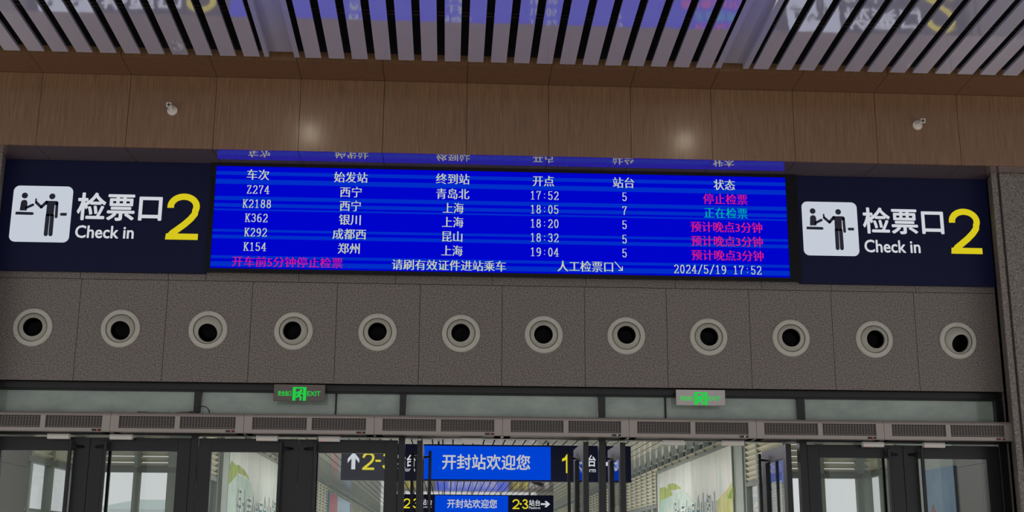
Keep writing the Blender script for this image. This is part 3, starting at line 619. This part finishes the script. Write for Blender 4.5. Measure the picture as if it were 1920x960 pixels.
def glazed(name, lab, horiz, fixed, u0, u1, mulls, zt=2.76, zbot=0., solid=(), near=True, sgn=1, ztop=PC):
    """window wall: mullions, transom, glass below and louvre blades above; horiz 'x' faces the doors, 'y' runs along the passage"""
    w_ = empty(name, (fixed if horiz == 'y' else u0, u0 if horiz == 'y' else fixed, 0), lab, kind='structure')
    def B(m, a, b, d0, d1, z0, z1):
        if horiz == 'x': m.box(a, b, fixed+d0, fixed+d1, z0, z1)
        else: m.box(fixed+sgn*d0, fixed+sgn*d1, a, b, z0, z1)
        return m
    for a in mulls: B(MB(), a-.045, a+.045, 0, .1, zbot, ztop).build('mullion', alu, w_)
    B(MB(), u0, u1, -.005, .09, zt-.04, zt+.03).build('transom', alu_d, w_)
    B(MB(), u0, u1, .0, .08, ztop-.06, ztop).build('transom', alu, w_)
    B(MB(), u0, u1, .01, .07, 1.05, 1.11).build('transom', alu_d, w_)
    B(MB(), u0, u1, .01, .07, 2.12, 2.16).build('transom', alu_d, w_)
    stuff = MB(); nb = int((ztop-.06-zt-.05)/.085)
    for a, b in zip(mulls, mulls[1:]):
        B(MB(), a+.04, b-.04, .04, .05, zbot, zt-.03).build('pane', win_glass, w_)
        for k in range(nb):
            z = zt+.02+k*.085; m = MB() if near else stuff
            if horiz == 'x': m.add([(a+.045, fixed+.0, z+.064), (b-.045, fixed+.0, z+.064), (b-.045, fixed+.07, z), (a+.045, fixed+.07, z), (a+.045, fixed+.0, z+.071), (b-.045, fixed+.0, z+.071), (b-.045, fixed+.07, z+.007), (a+.045, fixed+.07, z+.007)], [(0, 1, 2, 3), (7, 6, 5, 4), (0, 4, 5, 1), (1, 5, 6, 2), (2, 6, 7, 3), (3, 7, 4, 0)])
            else: m.add([(fixed, a+.045, z+.064), (fixed, b-.045, z+.064), (fixed+sgn*.07, b-.045, z), (fixed+sgn*.07, a+.045, z), (fixed, a+.045, z+.071), (fixed, b-.045, z+.071), (fixed+sgn*.07, b-.045, z+.007), (fixed+sgn*.07, a+.045, z+.007)], [(0, 1, 2, 3), (7, 6, 5, 4), (0, 4, 5, 1), (1, 5, 6, 2), (2, 6, 7, 3), (3, 7, 4, 0)])
            if near: m.build('louvre_blade', bladem, w_)
    if not near: tag(stuff.build('louvre_blades', bladem, w_), kind='stuff')
    return w_
glazed('wall_passage_right_front', 'short louvred window wall facing the doors beyond the grooved pier bay', 'x', VY, WR, VR, [WR+.03, 5.32, VR-.02])
glazed('wall_passage_left_front', 'short louvred window wall facing the doors with a roof seen outside', 'x', VY, VLX, WLX, [VLX+.02, at(253, 930, VY).x, at(317, 930, VY).x])
MB().box(at(318, 930, VY).x+.04, WLX, VY, VY+.1, 0, PC).build('column_facing', alu, bpy.data.objects['wall_passage_left_front'])
glazed('wall_passage_right', 'louvred window wall beside the near end of the mural with green hills', 'y', WR, VY+.1, 8.72, [VY+.14, 7.9, 8.68], sgn=1)
glazed('wall_passage_left', 'louvred window wall beside the near end of the arrow-side mural', 'y', WLX, VY+.1, 8.6, [VY+.14, 7.4, 8.5], sgn=-1)
for nm, X_, sgn, ys in (('wall_passage_right_far', WR, 1, 9.3), ('wall_passage_left_far', WLX, -1, 9.05)):
    ml = [ys+.05]; 
    while ml[-1] < 56: ml.append(ml[-1]+.86)
    glazed(nm, 'long window wall of the passage with louvres behind the %s mural' % ('arrow-less' if sgn > 0 else 'arrow-side'), 'y', X_, ys, ml[-1], ml, near=False, sgn=sgn)
for nm, X_, sgn, y0, y1, ml in (('wall_vestibule_left', VLX, -1, 4.3, VY, [4.45, 5.3, 6.2]), ('wall_vestibule_right', VR, 1, 4.85, VY, [4.92, 5.55, 6.2])):
    glazed(nm, 'window wall at the side of the space behind the ' + ('edge bay' if sgn < 0 else 'pier bay'), 'y', X_, y0, y1, ml, sgn=sgn)
for nm, X_, sg, y1, lb in (('wall_side_left', VLX, -1, 4.3, 'grey granite side wall seen through the first glass door'), ('wall_side_right', VR, 1, atx(1787, 875, VR).y, 'grey granite side wall seen through the last glass door')):
    sw = empty(nm, (X_, .33, 0), lb, kind='structure'); MB().box(X_+sg*.03, X_+sg*.15, .33, y1, 0, PC).build('wall_core', jointback, sw)
    ys_ = [.33, .33+(y1-.33)*.33, .33+(y1-.33)*.72, y1]; zq = [0, .88, 1.76, 2.64, PC]
    for a, b in zip(ys_, ys_[1:]):
        for c, d in zip(zq, zq[1:]): MB().box(X_, X_+sg*.03, a+.002, b-.002, c+.002, d-.002).build('stone_slab', stone_in, sw)
m = MB().box(VR, VR+.1, atx(1787, 875, VR).y, 4.85, 0, PC); tag(m.build('wall_side_right_near', alu), 'light metal wall behind the blue banner', kind='structure')
for nm, X_, ya, yb in (('trim_3', WR, 8.72, 9.34), ('trim_4', WLX, 8.55, 9.1)):
    m = MB(); m.box(X_-.05 if X_ > 0 else X_, X_ if X_ < 0 else X_+.1, ya, yb, 0, PC) if False else m.box(X_-.03, X_+.06, ya, yb, 0, PC); tag(m.build(nm, alu), 'flat grey metal column at the near end of the ' + ('open doorway mural' if X_ > 0 else 'arrow-side mural'), kind='structure')
m = MB(); m.box(WLX, WR, PEND, PEND+.15, 0, 1.0)  # end left open so the ceiling slats mirror bright sky
for k in range(6): m.box(WLX+k*1.65-.05, WLX+k*1.65+.05, PEND, PEND+.15, 1.0, PC)
tag(m.build('wall_passage_end', alu), 'passage end far behind the signs, left open so slats mirror sky', kind='structure')
# banner on the side wall
t = empty('wall_banner', (VR, 4.0, .5), 'tall faded blue banner on the wall seen through the last glass door', 'banner')
bn = pm('banner_blue', s(88, 120, 156), .4); mix_noise(bn, s(70, 104, 146), s(120, 150, 176), scale=(1, .6, .5), nscale=2., lo=.3, hi=.7)
YB1, YB2 = atx(1787, 875, VR-.03).y, atx(1730, 882, VR-.03).y; MB().box(VR-.03, VR-.002, YB1, YB2, .5, atx(1760, 877.5, VR-.03).z).build('banner_sheet', bn, t)
_q = [atx(x, y, VR-.034) for x, y in ((1745, 985), (1747, 955), (1749, 944), (1751, 955), (1757, 962), (1757, 985))]; m = MB().add(_q, [(0, 1, 2, 3, 4, 5)]); m.build('red_tower_print', pm('print_red', s(150, 80, 84), .5), t)
# murals
paint = pm('mural_paint', s(205, 212, 206), .35); mix_noise(paint, s(176, 196, 188), s(214, 214, 210), scale=(1, 3, .5), nscale=1.1, detail=4., lo=.32, hi=.62)
hillA = pm('hill_green', s(120, 160, 60), .5); mix_noise(hillA, s(84, 146, 44), s(190, 196, 84), scale=(1, 3, .6), nscale=2.2, lo=.35, hi=.65)
hillB = pm('hill_mist', s(158, 196, 190), .5); mix_noise(hillB, s(150, 194, 190), s(204, 214, 206), scale=(1, 1, 1), nscale=1.4)
hillC = pm('hill_ochre', s(190, 182, 120), .5); mix_noise(hillC, s(170, 176, 84), s(212, 206, 166), scale=(1, 2, 1), nscale=2.)
teal = pm('teal_letters', s(22, 104, 112), .5); lwhite = pm('white_outline', s(225, 228, 226), .5)
def mural(X_, sg, y0, y1, zt, lab, hills, chars):
    """sg +1: right-hand wall, picture faces -X; print reads far to near"""
    t = empty('wall_mural', (X_-sg*.03, (y0+y1)/2, 1.0), lab, 'mural', 'green hill murals in the passage')
    xf = X_-sg*.04
    MB().box(X_-sg*.005, xf, y0, y1, .9, zt).build('picture_panel', paint, t)
    fr_ = MB(); fr_.box(X_, X_-sg*.06, y0-.03, y1+.03, zt, zt+.05); fr_.box(X_, X_-sg*.06, y0-.04, y0, .9, zt); fr_.box(X_, X_-sg*.06, y1, y1+.04, .9, zt); fr_.build('picture_frame', alu_d, t)
    for k, (pts, mt) in enumerate(hills):
        xx = xf-sg*(.001+.0008*k); MB().add([(xx, y, z) for y, z in pts], [tuple(range(len(pts)))]).build('printed_hill', mt, t)
    for ch, yc, wd, z0, z1 in chars:
        xx = xf-sg*.006
        font_mb(ch, yc, (z0+z1)/2, wd+.1, z1-z0+.05, xx, offset=.035, plane='x', flip=-sg).build('character_outline', lwhite, t)
        font_mb(ch, yc, (z0+z1)/2, wd, z1-z0, xx-sg*.002, offset=.0, plane='x', flip=-sg).build('printed_character', teal, t)
def hp(X_, pts): return [((q := atx(x, y, X_-math.copysign(.04, X_))).y, q.z) for x, y in pts]
pxr = [('绿', 1266, 940), ('水', 1273, 937), ('青', 1281, 944), ('山', 1288, 938), ('就', 1293.5, 949), ('是', 1300.5, 945), ('金', 1309, 930), ('山', 1318, 925), ('银', 1328.5, 926), ('山', 1339.5, 922)]
chr_ = []
for i, (ch, px, py) in enumerate(pxr):
    q = atx(px, py, WR-.04); l_ = atx(px-2.7-.02*(px-1266), py, WR).y; r_ = atx(px+2.7+.02*(px-1266), py, WR).y; chr_.append((ch, q.y, abs(l_-r_), q.z-.75, q.z))
mural(WR, 1, 9.36, 16.98, 3.46, 'large pale mural of green hills seen through the open doorway', [
    (hp(WR, [(1237, 915), (1247, 913), (1252, 917), (1258, 921), (1262, 930), (1266, 944), (1272, 968), (1237, 966)]), hillA),
    (hp(WR, [(1251, 912), (1254, 907), (1262, 906), (1268, 908), (1273, 912), (1278, 916), (1262, 919), (1252, 921)]), hillA),
    (hp(WR, [(1237, 962), (1240, 938), (1258, 930), (1276, 919), (1284, 922), (1300, 940), (1310, 968), (1237, 972)]), hillB),
    (hp(WR, [(1345, 965), (1346, 938), (1356, 926), (1366, 915), (1376, 899), (1377.5, 965)]), hillC),
    (hp(WR, [(1364, 935), (1368, 925), (1374, 912), (1377.5, 914), (1377.5, 935)]), hillA)], chr_)
pxl = [('绿', 449, 915), ('水', 459, 920), ('青', 467, 930), ('山', 475, 931), ('就', 483, 943), ('是', 489, 944), ('金', 497, 932), ('山', 505, 934), ('银', 514, 939), ('山', 522, 945)]
chl = []
for i, (ch, px, py) in enumerate(pxl):
    q = atx(px, py, WLX+.04); h_ = 4.2-.12*i; l_ = atx(px-h_, py, WLX).y; r_ = atx(px+h_, py, WLX).y; chl.append((ch, q.y, abs(l_-r_), q.z-.75, q.z))
mural(WLX, -1, 9.12, 16.7, 3.46, 'large pale mural of green hills seen through the closed door beside the yellow 2', [
    (hp(WLX, [(423, 868), (432, 871), (433, 865), (436, 864), (440, 870), (441, 868), (444, 880), (450, 903), (445, 900), (432, 912), (418, 915)]), hillA),
    (hp(WLX, [(443, 873), (447, 871), (452, 876), (458, 881), (464, 890), (468, 901), (460, 893), (444, 886)]), hillA),
    (hp(WLX, [(418, 914), (432, 905), (444, 890), (456, 893), (470, 905), (476, 930), (470, 965), (416, 968)]), hillB)], chl)
# far poster
t = empty('wall_poster', (WLX+.03, 21, 1.0), 'red and blue poster far along the passage wall, seen below the arrow sign', 'poster')
ya = atx(616, 921, WLX).y; yb = atx(654.5, 941, WLX).y
MB().box(WLX+.005, WLX+.04, ya, yb, .9, atx(616, 921, WLX).z).build('poster_sheet', pm('poster_blue', s(70, 150, 205), .3), t)
red = pm('poster_red', s(190, 40, 48), .4); zt_ = atx(616, 921, WLX).z
yc = ya+(yb-ya)*.33
MB().add([(WLX+.042, ya+.02, zt_-.03), (WLX+.042, yc, zt_-.03), (WLX+.042, yc+.15, zt_-.3), (WLX+.042, yc+.1, zt_-.75), (WLX+.042, yc-.5, zt_-.85), (WLX+.042, yc-.7, zt_-1.1), (WLX+.042, ya+.02, zt_-.8)], [(0, 1, 2, 3, 4, 5, 6)]).build('poster_print', red, t)
pw = pm('poster_white', s(225, 228, 225), .4)
for f_, h_ in ((.66, .55), (.84, .35)):
    yy = ya+(yb-ya)*f_; MB().add([(WLX+.043, yy, zt_-1.6), (WLX+.043, yy+.1, zt_-.6-h_*.2), (WLX+.043, yy+.5, zt_-1.6)], [(0, 1, 2)]).build('poster_print', pw, t)
# hanging signs
def hanging(name_lab, Y, x0, x1, lx0, lx1, z0, z1, wel, parts, rods):
    t = empty('hanging_sign', ((x0+x1)/2, Y, z0), name_lab, 'sign', 'hanging platform signs in the passage')
    MB().box(x0, x1, Y+.002, Y+.18, z0, z1).build('sign_box', navy, t)
    MB().box(lx0, lx1, Y-.012, Y+.002, z0+.03, z1-.03).build('led_panel', led2, t)
    for x in rods: MB().tube([(x, Y+.09, z1), (x, Y+.09, PC+.005)], .02, 8).build('hanging_rod', lensm, t)
    (a, b, c, d) = wel
    text('welcome_text', '开封站欢迎您', (a+c)/2, (b+d)/2, c-a, d-b, Y-.014, LEDW, t, offset=.018)
    for nm, tx_, (a, b, c, d), mt, off in parts:
        if tx_ in ('>', '^'):
            m = MB(); p = at(a, b, Y); q = at(c, d, Y); W, H = q.x-p.x, p.z-q.z; cx, cz = (p.x+q.x)/2, (p.z+q.z)/2
            if tx_ == '>': P_ = [(-.5, -.13), (.12, -.13), (-.1, -.38), (.08, -.5), (.5, 0), (.08, .5), (-.1, .38), (.12, .13), (-.5, .13)]
            else: P_ = [(-.17, -.5), (-.17, .12), (-.5, -.14), (-.5, .1), (0, .5), (.5, .1), (.5, -.14), (.17, .12), (.17, -.5)]
            m.prism([(cx+u*W, cz+v_*H) for u, v_ in P_], Y-.001, Y+.002, 'y'); m.build(nm, mt, t)
        elif tx_ in ('-', '.'):
            p = at(a, b, Y); q = at(c, d, Y); MB().box(p.x, q.x, Y-.001, Y+.002, q.z, p.z).build(nm, mt, t)
        elif nm == 'yellow_number': numeral(nm, tx_, a, b, c, d, Y, mt, t)
        else: text(nm, tx_, (a+c)/2, (b+d)/2, c-a, d-b, Y, mt, t, offset=off)
hanging('near hanging sign with large blue welcome screen, up arrow and yellow 1', 13.07, -2.085, 3.585, -.50, 2.0, 3.04, 3.745, (829.5, 852, 994, 881), [
    ('arrow', '^', (652.5, 847, 673, 880), WHT, 0), ('yellow_number', '2', (679.5, 848, 702, 881), YEL2, .012), ('yellow_dash', '-', (704, 862, 714, 866), YEL2, 0), ('yellow_number', '3', (717, 847.5, 738, 881), YEL2, .012),
    ('chinese_characters', '站台', (742, 852.5, 779, 875), WHT, .016), ('english_word', 'Platform', (741, 876, 778, 884), WHT, .01),
    ('yellow_number', '1', (1054, 852, 1065.5, 887), YEL2, .014), ('chinese_characters', '站台', (1085, 853, 1117, 875), WHT, .016), ('english_word', 'Platform', (1080, 876.5, 1117, 885.5), WHT, .01),
    ('arrow', '>', (1135, 856, 1168, 884), WHT, 0)], (-1.6, -.2, at(1028, 830, 13.1).x, 3.1))
hanging('far hanging sign with smaller welcome screen and 2·3 platform numbers', 33.0, -2.05, 3.735, -.452, 2.13, 3.03, 3.745, (838.5, 936, 932, 953), [
    ('yellow_number', '2', (756.5, 934.5, 769.5, 953), YEL2, .012), ('yellow_dot', '.', (770.5, 943, 773, 946), YEL2, 0), ('yellow_number', '3', (774, 934.5, 787, 953), YEL2, .012), ('chinese_characters', '站台', (790, 935.5, 810, 947), WHT, .014), ('english_word', 'Platform', (790, 949, 809, 952), WHT, .0),
    ('yellow_number', '2', (961, 936, 974, 954.5), YEL2, .012), ('yellow_dot', '.', (974.7, 943.3, 978, 946.6), YEL2, 0), ('yellow_number', '3', (979, 936, 990.5, 954.5), YEL2, .012), ('chinese_characters', '站台', (992, 937, 1013, 948.5), WHT, .014), ('english_word', 'Platform', (992, 949.5, 1013, 954.5), WHT, .0),
    ('arrow', '>', (1014, 939, 1031.5, 951.5), WHT, 0)], (-1.2, 2.9))
# small camera under the passage ceiling
d_ = FW*FPX + RT*(1010-960) - UP*(906-480); q = CAM + d_*((PC-.12-CAMZ)/d_.z)
t = empty('security_camera', q, 'small dark camera hanging under the slatted passage ceiling between the two hanging signs', 'camera')
MB().tube([(q.x, q.y, PC+.003), (q.x, q.y, q.z)], .025, 8).build('stem', alu_d, t); MB().tube([q+Vector((-.16, .05, .05)), q+Vector((.12, -.12, -.07))], .06, 12).build('camera_body', lensm, t)
# building outside the window
bd = empty('neighbour_building', (-28, 80, 0), 'haze-paled hip-roofed building outside, seen through the second glass door', 'building')
haze = pm('hazed_roof', s(205, 218, 214), .8); hazew = pm('hazed_wall', s(225, 228, 230), .8)  # distance haze is put into these light roof and wall colours
A = [at(195, 958, 80), at(232, 932, 80), at(420, 932, 80), at(470, 958, 80)]
zr, ze = A[1].z, A[0].z
m = MB().add([(A[0].x, 76, ze), (A[3].x, 76, ze), (A[3].x, 92, ze), (A[0].x, 92, ze), (A[1].x, 84, zr), (A[2].x, 84, zr)], [(0, 1, 5, 4), (1, 2, 5), (2, 3, 4, 5), (3, 0, 4), (0, 3, 2, 1)]); m.build('roof', haze, bd)
MB().box(A[0].x+1, A[3].x-1, 77, 91, 0, ze).build('wall', hazew, bd)
